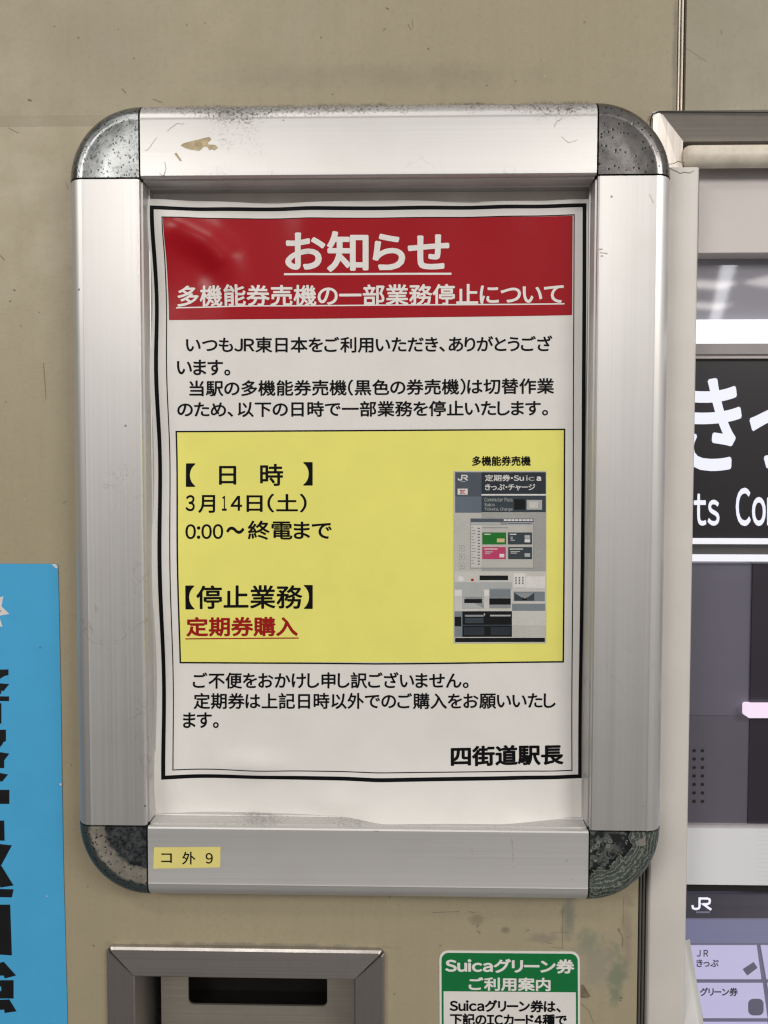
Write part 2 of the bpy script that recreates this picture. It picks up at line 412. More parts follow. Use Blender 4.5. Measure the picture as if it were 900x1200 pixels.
BEIGE = (.390, .338, .228)
M = dict(
    wall_low=wall_paint('beige_paint_lower', BEIGE, lower=True), wall_up=wall_paint('beige_paint_upper', tuple(c*.90 for c in BEIGE), upper=True),
    wall_right=wall_paint('beige_paint_right', (.318, .288, .203)),
    alu_x=alu('anodised_aluminium_across', 'X'), alu_top=alu('anodised_aluminium_dusty', 'X', 'top'), alu_bot=alu('anodised_aluminium_ledge', 'X', 'ledge'), alu_z=alu('anodised_aluminium_upright', 'Z'),
    backing=simple('backing_sheet', (.66, .61, .55), .5, mottle=.08, scale=60),
    paper=print_stock('laminated_paper', (.77, .755, .73)), red=print_stock('red_print', (.35, .005, .012), .26, .28), yellow=print_stock('yellow_print', (.84, .80, .20), .38),
    ink=print_stock('black_print', (.005, .005, .006), .45, .10), white_ink=print_stock('white_print', (.80, .78, .76)), red_ink=print_stock('dark_red_print', (.33, .012, .012)),
    blue=print_stock('blue_print', (.075, .40, .71), .42), black_poster=simple('black_poster_print', (.006, .006, .007), .4, mottle=.2),
    star_white=simple('white_poster_print', (.72, .70, .70), .4), star_red=simple('dark_red_poster_print', (.22, .05, .04), .4),
    green=print_stock('green_print', (.010, .175, .050), .4), tape=print_stock('yellow_label_tape', (.78, .70, .24), .4),
    glue=simple('dried_glue', (.50, .405, .245), .7, mottle=.3, scale=300, bump=.5), stain=simple('brown_stain', (.44, .40, .345), .6, mottle=.4, scale=500), scuff=simple('faint_scuff', (.185, .16, .115), .7, mottle=.4, scale=600), soot=simple('dark_scuff', (.06, .052, .042), .8, mottle=.3, scale=400),
    brown=simple('brown_glue', (.17, .13, .085), .7, mottle=.3, scale=300), black_gap=simple('black_gap', (.012, .011, .010), .8),
)

# ------------------------------------------------------------------ wall
HX0, HX1 = at(128, 1150, 0).x, at(447, 1150, 0).x     # hole for the recessed tray
HZ1 = at(290, 1117, 0).z
XS0, XS1 = at(747, 1120, 0).x, at(757.5, 1120, 0).x   # upright joint beside the machine
ZS = at(40, 148, 0).z; ZS2 = at(40, 136, 0).z
XG0, XG1 = at(793, 60, 0).x, at(803.5, 60, 0).x       # joint strip above
ZM = at(830, 131, 0).z                                # top of the machine opening
XM0 = at(764, 150, 0).x
ZB = -.42; ZT = .50; XL = -.55; XR = .60

mb = MB()
def rect(mb, x0, x1, z0, z1, y=0, m=0): mb.face([(x0, y, z0), (x1, y, z0), (x1, y, z1), (x0, y, z1)], m)
HZ0 = HZ1 - .11
rect(mb, XL, HX0, ZB, ZS); rect(mb, HX0, HX1, HZ1, ZS); rect(mb, HX1, XS0, ZB, ZS); rect(mb, HX0, HX1, ZB, HZ0)
wall_low = tag(mb.build('wall', M['wall_low']), 'beige painted steel wall panel behind the frame, scuffed and stained below it', 'wall', 'structure')
mb = MB()
d = .0006
mb.grid(lambda u, v: (XL + u*(XG0-XL), -d, ZT + v*(ZS2-ZT)), 8, 8)
mb.face([(XL, -d, ZS2), (XL, -.0001, ZS), (XM0, -.0001, ZS), (XM0, -d, ZS2)])
mb.face([(XM0, -d, ZS2), (XM0, -d, ZM), (XG0, -d, ZM), (XG0, -d, ZS2)])
mb.face([(XG0, -d, ZT), (XG0, -d, ZM), (XG0, .003, ZM), (XG0, .003, ZT)])
tag(mb.build('wall', M['wall_up']), 'beige painted wall panel above the frame with its lower edge overlapping the panel below', 'wall', 'structure')
mb = MB()
rect(mb, XG1, XR, ZM, ZT, -d); mb.face([(XG1, -d, ZM), (XG1, .003, ZM), (XG1, .003, ZT), (XG1, -d, ZT)][::-1])
tag(mb.build('wall', M['wall_right']), 'beige painted wall panel above the ticket machine right of the joint strip', 'wall', 'structure')

def ribbed(x0, x1, z0, z1, mats, yb=.0016):
    """a grooved metal joint strip: two rounded ribs in a dark channel"""
    mb = MB(); w = x1 - x0
    rect(mb, x0 - .0005, x1 + .0005, z0, z1, yb, 1)
    for c in (.30, .68):
        cx = x0 + w*c; r = w*.15
        ring = [(cx + r*math.cos(a), yb - .0004 - r*1.5*math.sin(a)) for a in [math.pi*i/10 for i in range(11)]]
        mb.loft([[(x, y, z) for x, y in ring] for z in (z0, z1)], 0)
    return mb.build('joint_strip', mats, None, 50)
M['strip_up'] = steel('joint_strip_metal', (.62, .56, .48), 'Z', .45); M['strip_low'] = steel('joint_strip_worn_metal', (.34, .32, .30), 'Z', .40)
tag(ribbed(XG0, XG1, ZM, ZT, [M['strip_up'], M['soot']]), 'narrow ribbed metal joint strip between the two upper wall panels', 'joint strip')
tag(ribbed(XS0, XS1, ZB, at(752, 700, 0).z, [M['strip_low'], M['black_gap']]), 'worn ribbed metal joint strip below the lower right frame corner, beside the pale jamb', 'joint strip')

# scratches and chips of the wall, each where the photo shows it
Sw = plane(0); Su = plane(-d)
mb = MB()
for pts, w in (([(507, 1069), (538, 1068)], .7), ([(549, 1068), (556, 1069)], 1), ([(558, 1087), (561, 1083)], .8), ([(559, 1090), (563, 1094)], 1.3), ([(617, 1091), (620, 1089)], 1),
               ([(640, 1104), (648, 1106)], .8), ([(646, 1110), (660, 1111)], .7), ([(660, 1060), (659, 1090), (659, 1112)], .5), ([(645, 1092), (672, 1093)], .5),
               ([(724, 1088), (726, 1092), (729, 1096), (730, 1103), (729, 1109)], .9), ([(725, 1088), (727, 1091)], 1.4), ([(731, 1050), (730, 1085)], .4), ([(681, 1176), (690, 1184), (696, 1200)], .6),
               ([(51, 425), (53, 450), (54, 468)], .7), ([(10, 150), (22, 156)], .7), ([(0, 299), (6, 305)], 1.0), ([(77, 214), (80, 222)], .5), ([(74, 590), (78, 587)], .7)):
    stroke(mb, Sw, pts, w*.62, .00025, 0, 4)
for cx, cy, r in ((17, 340, 1.3), (12, 353, 1.0), (7, 471, .8), (46, 366, .7), (110, 1108, 1.2), (516, 1108, 1), (728, 1169, 1.6), (727, 1172, 1.2)):
    disc(mb, Sw, cx, cy, r, r*.8, .00025, 0, 9)
poly(mb, Sw, [(681, 1153), (684, 1154), (687, 1159), (692, 1167), (689, 1169), (681, 1169)], .0003, 1)
tag(mb.build('scuff_mark', [M['scuff'], M['brown']], wall_low), None)
mb = MB()
for pts, w in (([(33, 117), (37, 118)], 2.4), ([(143, 104), (148, 109)], 1.2), ([(452, 9), (456, 11)], 1.0), ([(478, 28), (482, 36)], .7), ([(483, 22), (484, 34)], .5), ([(449, 36), (452, 33)], .9),
               ([(803, 56), (828, 72)], .4), ([(845, 35), (846, 40)], .8), ([(179, 116), (190, 120)], .8)):
    stroke(mb, Su, pts, w*.62, .00025, 0, 4)
for cx, cy, r in ((685, 26, .9), (92, 44, 1), (157, 68, .8), (376, 44, .8), (502, 57, 1), (64, 31, .7), (219, 29, .8), (604, 95, .8), (634, 71, .7)):
    disc(mb, Su, cx, cy, r, r*.8, .00025, 0, 9)
tag(mb.build('scuff_mark', M['scuff'], bpy.data.objects['wall.001']), None)

# ------------------------------------------------------------------ poster frame
frame = empty('poster_frame', 'silver aluminium snap frame with corroded rounded metal corners holding the notice', 'poster frame')
frame.location = (0, 0, 0)
WX0 = XI0 + XO; WX1 = XO - XI1; WZ1 = ZO - ZI1; WZ0 = ZI0 + ZO
def profile(w, lift=0.0):
    """(distance outward from the inner edge, height off the wall) over the face of a rail"""
    p = [(-.0006, .0022), (-.0006, .0080), (-.0002, .0083), (.0000, .0160), (.0012, .0163), (.0012, .0172), (.0004, .0176), (.0003, .0188), (.0005, .0194), (.0011, .0199), (.003, .0200)]
    rw = .0082
    p += [(w - rw - .0016, .0200), (w - rw - .0008, .02024), (w - rw, .0200)]
    for i in range(1, 13):
        a = math.pi/2*i/12
        p.append((w - rw + rw*math.sin(a)**1.0, .0066 + .0134*math.cos(a)**.92 if i < 12 else .0066))
    p.append((w, .0006))
    return [(u, h + lift) for u, h in p]
G = .00035
def rail(axis, sign, w, a0, a1, inner, mat):
    pr = profile(w); mb = MB(); rings = []
    n = 24
    for k in range(n + 1):
        t = a0 + (a1 - a0)*k/n
        rings.append([((t, -h, inner + sign*u) if axis == 'X' else (inner + sign*u, -h, t)) for u, h in pr])
    mb.loft(rings, 0, cap=False)
    mb.face(rings[0][::-1]); mb.face(rings[-1])
    return mb.build('rail', mat, frame, 28)
r_top = rail('X', 1, WZ1, XI0 + G, XI1 - G, ZI1, M['alu_top'])
r_bot = rail('X', -1, WZ0, XI0 + G, XI1 - G, ZI0, M['alu_bot'])
r_left = rail('Z', -1, WX0, ZI0 + G, ZI1 - G, XI0, M['alu_z'])
r_right = rail('Z', 1, WX1, ZI0 + G, ZI1 - G, XI1, M['alu_z'])
tag(r_top, 'top rail with dust along its upper edge and a torn scrap of dried glue')

def cap(cx, cz, sx, sz, wx, wz, mat, label):
    mb = MB(); n = 22; rings = []
    for k in range(n + 1):
        a = math.pi/2*k/n; ring = []
        w = wx*math.cos(a)**2 + wz*math.sin(a)**2
        pr = [(0.0, .0202), (.004, .0203), (.010, .0204), (.016, .0204)] + [q for q in profile(w, .0003) if q[0] > w - .0105] 
        for u, h in pr:
            f = u/w
            ring.append((cx + sx*(G + f*(wx - G)*math.cos(a)), -h, cz + sz*(G + f*(wz - G)*math.sin(a))))
        rings.append(ring)
    mb.loft(rings)
    for r in (rings[0], rings[-1]): mb.face(r + [(cx + sx*G, -.0006, cz + sz*G)])
    return tag(mb.build('corner_cap', mat, frame, 35), label)
cs = dict(tl=(XI0, ZI1, -1, 1, WX0, WZ1), tr=(XI1, ZI1, 1, 1, WX1, WZ1), bl=(XI0, ZI0, -1, -1, WX0, WZ0), br=(XI1, ZI0, 1, -1, WX1, WZ0))
cap(*cs['tl'], zinc('pitted_zinc', 'pitted', Vector((XI0, 0, ZI1))), 'upper left corner, bright metal covered in dark pits')
cap(*cs['tr'], zinc('smooth_zinc', 'smooth', Vector((XI1, 0, ZI1))), 'upper right corner, smooth dark metal with small pits')
cap(*cs['bl'], zinc('blotched_zinc', 'blotched', Vector((XI0, 0, ZI0))), 'lower left corner, blackened in the middle with a speckled rim')
cap(*cs['br'], zinc('corroded_zinc', 'corroded', Vector((XI1, 0, ZI0))), 'lower right corner, greenish black and flaking')
mb = MB(); mb.box(XI0 - .004, XI1 + .004, -.0026, -.0010, ZI0 - .004, ZI1 + .004)
mb.build('backing_board', M['backing'], frame)
# dried glue, stains and nicks on the rails
Sf = plane(YF)
mb = MB()
poly(mb, Sf, [(211.5, 170.5), (215, 168), (219, 166.8), (227, 165), (234, 163.2), (241, 161.4), (246, 160.5), (247.5, 163), (246, 165), (243.5, 167), (244.5, 169.5), (248, 169.6), (252, 169.8), (254, 171.5), (255.5, 173.2), (253, 175), (250, 176.3), (248.5, 174.5), (245.5, 176), (243.5, 173), (241, 171.4), (238.5, 172), (236, 174.5), (233, 177), (228.5, 176), (222, 175), (217, 173.5)], .0001)
poly(mb, Sf, [(204, 180), (207, 179), (213, 188), (211, 189)], .0001)
mb.build('glue_scrap', M['glue'], r_top)
for pts, w in (([(196, 154), (200, 150), (203, 148), (207, 145), (210, 144.5), (214, 146), (216, 144)], .35), ([(170, 177), (173, 175.5), (176, 172), (180, 166), (184, 161)], .35), ([(192, 205), (194, 200), (194.5, 196), (193, 190)], .6), ([(187, 203), (190, 206), (193, 205.5)], .7),
               ([(658, 160), (662, 164), (666, 167), (672, 166), (676, 164)], .35), ([(650, 149), (650.5, 146), (653, 142), (656, 141), (659, 138)], .8)):
    mb = MB(); stroke(mb, Sf, pts, w, .00012, 0, 3); mb.build('scratch', M['stain'], r_top)
mb = MB()
for pts, w in (([(597, 976), (600, 985), (601, 1000), (602, 1018)], .7), ([(553, 994), (554, 1002)], .6), ([(668, 1030), (672, 1031)], .9), ([(437, 974), (444, 974)], 1.4), ([(223, 986), (223, 991)], .7), ([(184, 983), (188, 985)], .6)):
    mb = MB(); stroke(mb, Sf, pts, w, .00012, 0, 3); mb.build('scratch', M['stain'], r_bot)
mb = MB()
for pts, w in (([(702, 292), (706, 292)], 1.1), ([(703, 296), (712, 297)], .8), ([(704, 300), (707, 300)], 1.1), ([(761, 228), (766, 238)], .5)):
    mb = MB(); stroke(mb, Sf, pts, w, .00012, 0, 3); mb.build('scratch', M['stain'], r_right)

# ------------------------------------------------------------------ yellow label on the bottom rail
mb = MB(); Sl = plane(YF - .0001)
quad4(mb, Sl, (180.5, 993), (258.5, 992.5), (258, 1016.5), (179.5, 1018), 0, 0)
text(mb, Sl, 'コ', 189, 201.5, 1000, 1011, .00006, 1, .012)
text(mb, Sl, '外', 213.5, 229, 998, 1013, .00006, 1, .012)
text(mb, Sl, '9', 241, 249.5, 999.5, 1012, .00006, 1, .012)
tag(mb.build('name_label', [M['tape'], M['ink']]), 'small yellow label with black characters ending in 9, stuck on the bottom rail', 'label')

# ------------------------------------------------------------------ the notice
PX0, PX1 = at(179, 590, YP).x, at(689.5, 590, YP).x
PZ1 = at(430, 237, YP).z; PZ0 = at(430, 972, YP).z
def gauss(x, m, s): return math.exp(-((x-m)/s)**2)
CR = [(at(px, py, YP).x, at(px, py, YP).z, k) for px, py, k in ((196, 252, .3), (215, 270, .8), (245, 286, 1), (264, 304, 1), (274, 330, .5), (272, 352, .0))]
CR2 = [(at(px, py, YP).x, at(px, py, YP).z, k) for px, py, k in ((205, 300, .6), (235, 318, 1), (245, 345, .3))]
def ridge(x, z, P, w):
    best = 0
    for (ax, az, ka), (bx, bz, kb) in zip(P, P[1:]):
        dx, dz = bx-ax, bz-az; t = max(0, min(1, ((x-ax)*dx + (z-az)*dz)/(dx*dx + dz*dz)))
        best = max(best, (ka + (kb-ka)*t)*math.exp(-((x-ax-dx*t)**2 + (z-az-dz*t)**2)/(w*w)))
    return best
def lap(s): return max(0, min(1, (s-.42)/.13))*max(0, min(1, (1.0-s)/.22))     # where the foot of the sheet slides out over the rail
def paper_h(x, z):
    s = (x - PX0)/(PX1 - PX0); t = (PZ1 - z)/(PZ1 - PZ0)
    h = .0004
    h += .0046*math.exp(-max(s, 0)/.065)*(.52 + .48*math.sin(2*math.pi*(t*3.7) + .4 + 1.2*math.sin(5*t)))
    h += .0009*math.exp(-max(t, 0)/.045)*(.5 + .5*math.sin(2*math.pi*s*5.2 + 1.0 + math.sin(7*s)))
    # the crumple in the upper left of the red banner: a bent ridge with a hollow inside it
    h += .0034*ridge(x, z, CR, .0085) - .0012*ridge(x, z, CR2, .010)
    h += .0007*gauss(s, .36, .04)*gauss(t, .04, .07)
    # the slack foot of the sheet
    q = max(0, 1 - t)
    h += .0022*math.exp(-q/.065)*(.5 + .5*math.sin(2*math.pi*s*1.55 - 2.6)) + .0022*gauss(s, .235, .075)*gauss(t, .895, .020) + .0020*gauss(s, .42, .05)*gauss(t, .955, .022) + .0012*gauss(s, .93, .06)*gauss(t, .9, .09) + .0007*gauss(s, .05, .03)*gauss(t, .95, .04)
    h += .00035*math.sin(2*math.pi*(s*1.1 + t*.7)) + .0002*math.sin(2*math.pi*(s*2.3 - t*1.9) + 1)
    a_ = lap(s); h += .0128*a_*a_*(3-2*a_)*math.exp(-max(0, q-.012)/.040)
    h += .0009*math.exp(-max(0, 1 - s)/.04)*(.5 + .5*math.sin(2*math.pi*t*2.2))
    return h
def Sp(px, py, l=0):
    p = at(px, py, YP); return (p.x, YP - paper_h(p.x, p.z) - l, p.z)
notice = empty('notice_poster', 'white notice sheet with red heading and yellow box inside the silver frame', 'notice')
def foot(s):                                         # the lower edge slides forward over the rail right of the middle
    px = 177 + s*512; a = lap(s); a = a*a*(3-2*a)
    return at(px, 959.5 + 12*a + 1.0*math.sin(9*s), YP - .0125*a - .0008).z
mb = MB()
def pfn(u, v):
    x = PX0 + u*(PX1-PX0); top = PZ1 + .0006*math.sin(2*math.pi*u*2.1 + .8)*(1 if u < .75 else .3); z = top + v*(foot(u) - top)
    return (x, YP - paper_h(x, z), z)
mb.grid(pfn, 130, 180)
mb.build('sheet', M['paper'], notice, 180)
mb = MB()
stroke(mb, Sp, [(182, 247.5), (440, 244.5), (684, 242), (683.5, 520), (679, 908.5), (440, 911.5), (194, 908), (188, 520)], 4.4, .0001, 0, 5, closed=True)
stroke(mb, Sp, [(193.5, 258.3), (440, 256), (672, 253), (671.5, 520), (669.5, 901.5), (440, 903.5), (204.5, 900), (199.5, 520)], 1.15, .0001, 0, 5, closed=True)
mb.build('border_line', M['ink'], notice)

mb = MB()
quad4(mb, Sp, (194.5, 259), (670.3, 254), (669.8, 369.8), (199, 375.7), .00012, 0, 110, 40)
banner = mb.build('red_banner', M['red'], notice, 180)
mb = MB()
text(mb, Sp, 'お知らせ', 334.5, 526.5, 271.5, 319, .0002, 0, .028)
stroke(mb, Sp, [(333, 321.8), (529, 321)], 2.4, .0002)
mb.build('heading_text', M['white_ink'], banner)
mb = MB()
text(mb, Sp, '多機能券売機の一部業務停止について', 208.5, 660, 332.5, 357.5, .0002, 0, .021, 2.6, -.6)
stroke(mb, Sp, [(207, 361.3), (300, 359), (440, 357.8), (661, 356.6)], 1.5, .0002)
mb.build('subheading_text', M['white_ink'], banner)

mb = MB()
for body, x0, x1, y0, y1, dl, dr in (
        ('いつもJR東日本をご利用いただき、ありがとうござ', 219, 647, 394.2, 413.2, .8, -.8), ('います。', 209, 270.5, 422, 440.5, 0, 0),
        ('当駅の多機能券売機（黒色の券売機）は切替作業', 223, 649, 444.5, 463.5, 1.6, -1.6), ('のため、以下の日時で一部業務を停止いたします。', 209, 642, 470, 488.5, .8, -1.0)):
    text(mb, Sp, body, x0, x1, y0, y1, .00012, 0, .019, dl, dr)
tag(mb.build('body_text', M['ink'], notice), 'opening lines of thanks between the red banner and the yellow box')
mb = MB()
for body, x0, x1, y0, y1, dl, dr in (
        ('ご不便をおかけし申し訳ございません。', 226, 549, 787, 806.5, .5, -.3), ('定期券は上記日時以外でのご購入をお願いいたし', 227, 651, 811.5, 830.5, .4, -.6), ('ます。', 215, 256.5, 834.5, 853, 0, 0)):
    text(mb, Sp, body, x0, x1, y0, y1, .00012, 0, .019, dl, dr)
tag(mb.build('body_text', M['ink'], notice), 'closing lines of apology under the yellow box')
mb = MB()
text(mb, Sp, '四街道駅長', 528, 659.5, 872, 895.5, .00012, 0, .033, 1.2, -1)
mb.build('signature_text', M['ink'], notice)

mb = MB()
quad4(mb, Sp, (207.5, 506), (661, 503.3), (659.5, 775.2), (211.5, 776.2), .00012, 0, 80, 60)
stroke(mb, Sp, [(207.5, 506), (440, 504.5), (661.2, 503.3), (659.8, 775.2), (440, 777.5), (211.7, 776.2)], 1.7, .0002, 1, 5, closed=True)
ybox = mb.build('yellow_box', [M['yellow'], M['ink']], notice, 180)
mb = MB()
text(mb, Sp, '【', 218.5, 229.5, 543, 570.5, .0002, 0, .018); text(mb, Sp, '日', 257, 277, 546, 568, .0002, 0, .018)
text(mb, Sp, '時', 305, 332, 543.5, 569.5, .0002, 0, .018); text(mb, Sp, '】', 355.5, 366.5, 541.5, 569, .0002, 0, .018)
text(mb, Sp, '3', 218.5, 229, 580, 599, .0002, 0, .018); text(mb, Sp, '月', 233, 252.5, 580, 601, .0002, 0, .018); text(mb, Sp, '1', 260.5, 266, 581, 598.5, .0002, 0, .018); text(mb, Sp, '4', 270.5, 284, 581, 598.5, .0002, 0, .018)
text(mb, Sp, '日（土）', 289, 359.5, 578.5, 600.5, .0002, 0, .018)
text(mb, Sp, '0:00', 218.5, 262, 614, 631.5, .0002, 0, .018); text(mb, Sp, '～', 265.5, 286.5, 617, 625.5, .0002, 0, .03)
text(mb, Sp, '終電まで', 290.5, 389, 610, 632.5, .0002, 0, .018)
tag(mb.build('box_text', M['ink'], ybox), 'black heading, date and hours'); mb = MB()
text(mb, Sp, '【停止業務】', 218.5, 366.5, 685.5, 713.5, .0002, 0, .018)
tag(mb.build('box_text', M['ink'], ybox), 'black bracketed heading above the red line')
mb = MB()
text(mb, Sp, '定期券購入', 219, 349, 722.5, 745.5, .0002, 0, .028)
stroke(mb, Sp, [(218, 748.2), (350, 747.6)], 1.4, .0002)
tag(mb.build('box_text', M['red_ink'], ybox), 'dark red underlined line')
mb = MB()
text(mb, Sp, '多機能券売機', 553, 621.5, 534.5, 546, .0002, 0, .030)
tag(mb.build('box_text', M['ink'], ybox), 'small bold caption above the picture of the machine')

# printed picture of the black ticket machine
cols = dict(edge=(.50,.50,.47), dark=(.030,.038,.048), slate=(.085,.10,.125), slate2=(.13,.16,.20), black=(.010,.011,.013), lite=(.50,.49,.46), mid=(.36,.36,.35), pale=(.58,.57,.54), silver=(.42,.44,.44),
            gblue=(.20,.235,.26), green=(.02,.17,.03), pink=(.50,.06,.15), white=(.72,.71,.69), red=(.42,.02,.02), steel=(.27,.29,.30), cream=(.60,.52,.25), navy=(.045,.06,.07))
def picture_ink(name, c):
    t = NT(name); g = t.noise(2600, 2, .7); b = t.noise(90, 3)
    col = t.ramp(g, (.3, tuple(x*.86 for x in c)), (.7, tuple(min(1, x*1.10) for x in c)))
    return t.set(col=t.mix(t.ramp(b, (.4, 0), (.7, .25)), col, tuple(min(1, x*1.25 + .01) for x in c)), rough=.38, spec=.16)
pm = {k: picture_ink('print_' + k, c) for k, c in cols.items()}
pk = list(pm); PI = {k: i for i, k in enumerate(pk)}
mb = MB()
def mp(x, y): return 520 + x/5.457, 540 + y/5.457
lv = [0]
def pr(x0, y0, x1, y1, c, l=1):
    a = mp(x0, y0); b = mp(x1, y1); quad(mb, Sp, a[0], a[1], b[0], b[1], .0002 + l*.00002, PI[c], 3 if x1-x0 > 150 else 1)
def pt(body, x0, y0, x1, y1, c, l=4, bold=.0):
    a = mp(x0, y0); b = mp(x1, y1); text(mb, Sp, body, a[0], b[0], a[1], b[1], .0002 + l*.00002, PI[c], bold)
pr(62, 65, 654, 1166, 'edge', 0)
for r_ in ((72,73,240,228,'slate'), (240,73,650,212,'dark'), (240,212,650,222,'white'), (72,228,240,332,'slate2'), (240,222,650,329,'navy'), (70,332,240,705,'lite'), (240,332,650,705,'mid'),
           (68,705,650,775,'pale'), (68,775,435,820,'silver'), (435,775,650,1130,'pale'), (68,820,435,960,'pale'), (118,960,435,1124,'black'), (68,960,118,1124,'gblue'), (68,995,118,1056,'black'), (72,1130,645,1157,'black')):
    pr(*r_)
for r_ in ((447,245,518,312,'black'), (528,250,626,312,'silver'), (545,262,600,300,'pale'), (168,366,573,688,'steel'), (228,732,410,762,'black'), (445,718,521,806,'white'), (524,738,646,812,'white'),
           (115,820,257,942,'silver'), (115,868,257,942,'steel'), (290,815,427,942,'steel'), (445,835,644,896,'gblue'), (580,837,644,896,'silver'), (435,912,647,958,'gblue'), (135,983,255,995,'steel'), (295,983,427,993,'silver'),
           (118,1046,435,1054,'navy'), (135,1003,253,1036,'navy'), (128,1062,258,1112,'dark'), (300,1062,425,1112,'dark'), (437,1050,650,1126,'edge'), (88,178,152,216,'white'), (68,826,115,862,'white'), (257,826,290,862,'white')):
    pr(*r_, l=2)
for r_ in ((172,370,570,392,'slate'), (172,392,570,408,'silver'), (172,410,240,682,'pale'), (240,410,569,682,'lite'), (360,392,402,408,'steel'), (130,882,243,908,'black'), (295,823,425,872,'gblue'), (290,878,427,918,'black'),
           (450,841,577,893,'navy'), (296,998,427,1020,'black')):
    pr(*r_, l=3)
for r_ in ((245,457,397,534,'green'), (408,457,562,534,'navy'), (245,550,395,628,'pink'), (410,550,562,628,'navy')): pr(*r_, l=4)
for r_ in ((338,496,387,520,'cream'), (515,474,550,497,'silver'), (515,500,550,520,'white'), (355,594,385,616,'white'), (515,590,550,612,'silver'), (382,373,565,384,'white'), (405,396,560,403,'slate2')): pr(*r_, l=5)
for k in range(7): pr(402 + k*24, 372, 406 + k*24, 386, 'slate', 6)
random.seed(3)
for k in range(13):
    y = 425 + k*19; pr(176, y, 176 + random.choice((12, 18, 26)), y + 5, 'steel', 5); pr(216, y + 3, 230, y + 10, 'slate2', 5)
pr(246, 424, 408, 430, 'steel', 5)
for x, y, w_ in ((258,466,40), (420,466,42), (425,484,14), (425,494,14), (425,504,28), (258,560,84), (262,578,50), (262,588,34), (420,560,84), (425,576,60), (425,586,40)): pr(x, y, x + w_, y + 6, 'white' if y in (466, 560) else 'silver', 5)
for yy in (540, 596, 652):
    a = mp(98, yy); b = mp(130, yy + 36); stroke(mb, Sp, rrect(a[0], a[1], b[0], b[1], .8, 2), .35, .00026, PI['steel'], 2, closed=True); pr(110, yy + 12, 117, yy + 24, 'steel', 4)
for i in range(3):
    for j in range(5): a = mp(460 + i*22, 744 + j*10); quad(mb, Sp, a[0]-.8, a[1]-.5, a[0]+.8, a[1]+.5, .0003, PI['dark'])
a = mp(108, 753); disc(mb, Sp, a[0], a[1], 3.6, 3.1, .00026, PI['white']); a = mp(182, 760); disc(mb, Sp, a[0], a[1], 1.8, 1.6, .00026, PI['red'])
poly(mb, Sp, [mp(450, 841), mp(577, 841), mp(540, 868), mp(514, 880), mp(488, 868)], .0003, PI['steel'])
pr(500, 872, 528, 890, 'black', 5)
def jr_logo(mb, S, x0, y0, x1, y1, lift, m, k=.17):
    w = x1-x0; h = y1-y0
    def q(u, v): return (x0 + u*w, y0 + v*h)
    t = h*k*1.25
    stroke(mb, S, [q(.03, .62), q(.06, .84), q(.16, .91), q(.26, .91), q(.35, .86), q(.385, .72), q(.39, .10), q(.78, .10), q(.88, .16), q(.90, .31), q(.87, .47), q(.77, .54), q(.55, .54), q(.66, .62), q(.80, .80), q(.97, .97)], t, lift, m, 1)
a = mp(90, 90); b = mp(155, 126); jr_logo(mb, Sp, a[0], a[1], b[0], b[1], .00028, PI['white'])
pr(108, 130, 140, 134, 'silver', 4)
pt('IC', 102, 186, 138, 210, 'red', 5, .05)
pt('定期券・Su', 262, 89, 510, 131, 'white', 4, .018); pt('ic', 522, 93, 578, 128, 'silver', 4, .02); pt('a', 590, 100, 620, 129, 'white', 4, .05)
pt('きっぷ・チャージ', 262, 148, 582, 190, 'white', 4, .018)
pt('Commuter Pass', 258, 236, 438, 260, 'silver', 4, .01); pt('Suica', 258, 268, 322, 290, 'silver', 4, .01); pt('Tickets, Charge', 258, 298, 438, 323, 'silver', 4, .01)
mb.build('machine_picture', [pm[k] for k in pk], ybox)

# ------------------------------------------------------------------ blue poster at the left
mb = MB()
YB = -.0004; Sb = plane(YB)
pts = [(-150, 660), (66, 660.8), (68, 662.5), (71, 800), (74, 1000), (79.5, 1212), (82, 1290), (-150, 1290)]
front = [Sb(x, y, 0) for x, y in pts]
mb.face(front[::-1]); n = len(front)
for i in range(n):
    p, q = front[i], front[(i+1) % n]; mb.face([p, q, (q[0], -.00002, q[2]), (p[0], -.00002, p[2])], 1)
poly(mb, Sb, [(60.5, 661.3), (64.5, 661), (67, 662.5), (67.5, 666), (65, 665.5)], .00006, 2)
disc(mb, Sb, 71, 919, 1.1, 1.5, .0001, 2, 8); disc(mb, Sb, 47, 759, .8, .8, .0001, 1, 8); disc(mb, Sb, 55, 1050, .7, .7, .0001, 2, 8)
blue = tag(mb.build('blue_poster', [M['blue'], M['soot'], M['star_white']]), 'bright blue poster with bold black vertical characters on the wall left of the frame', 'poster')
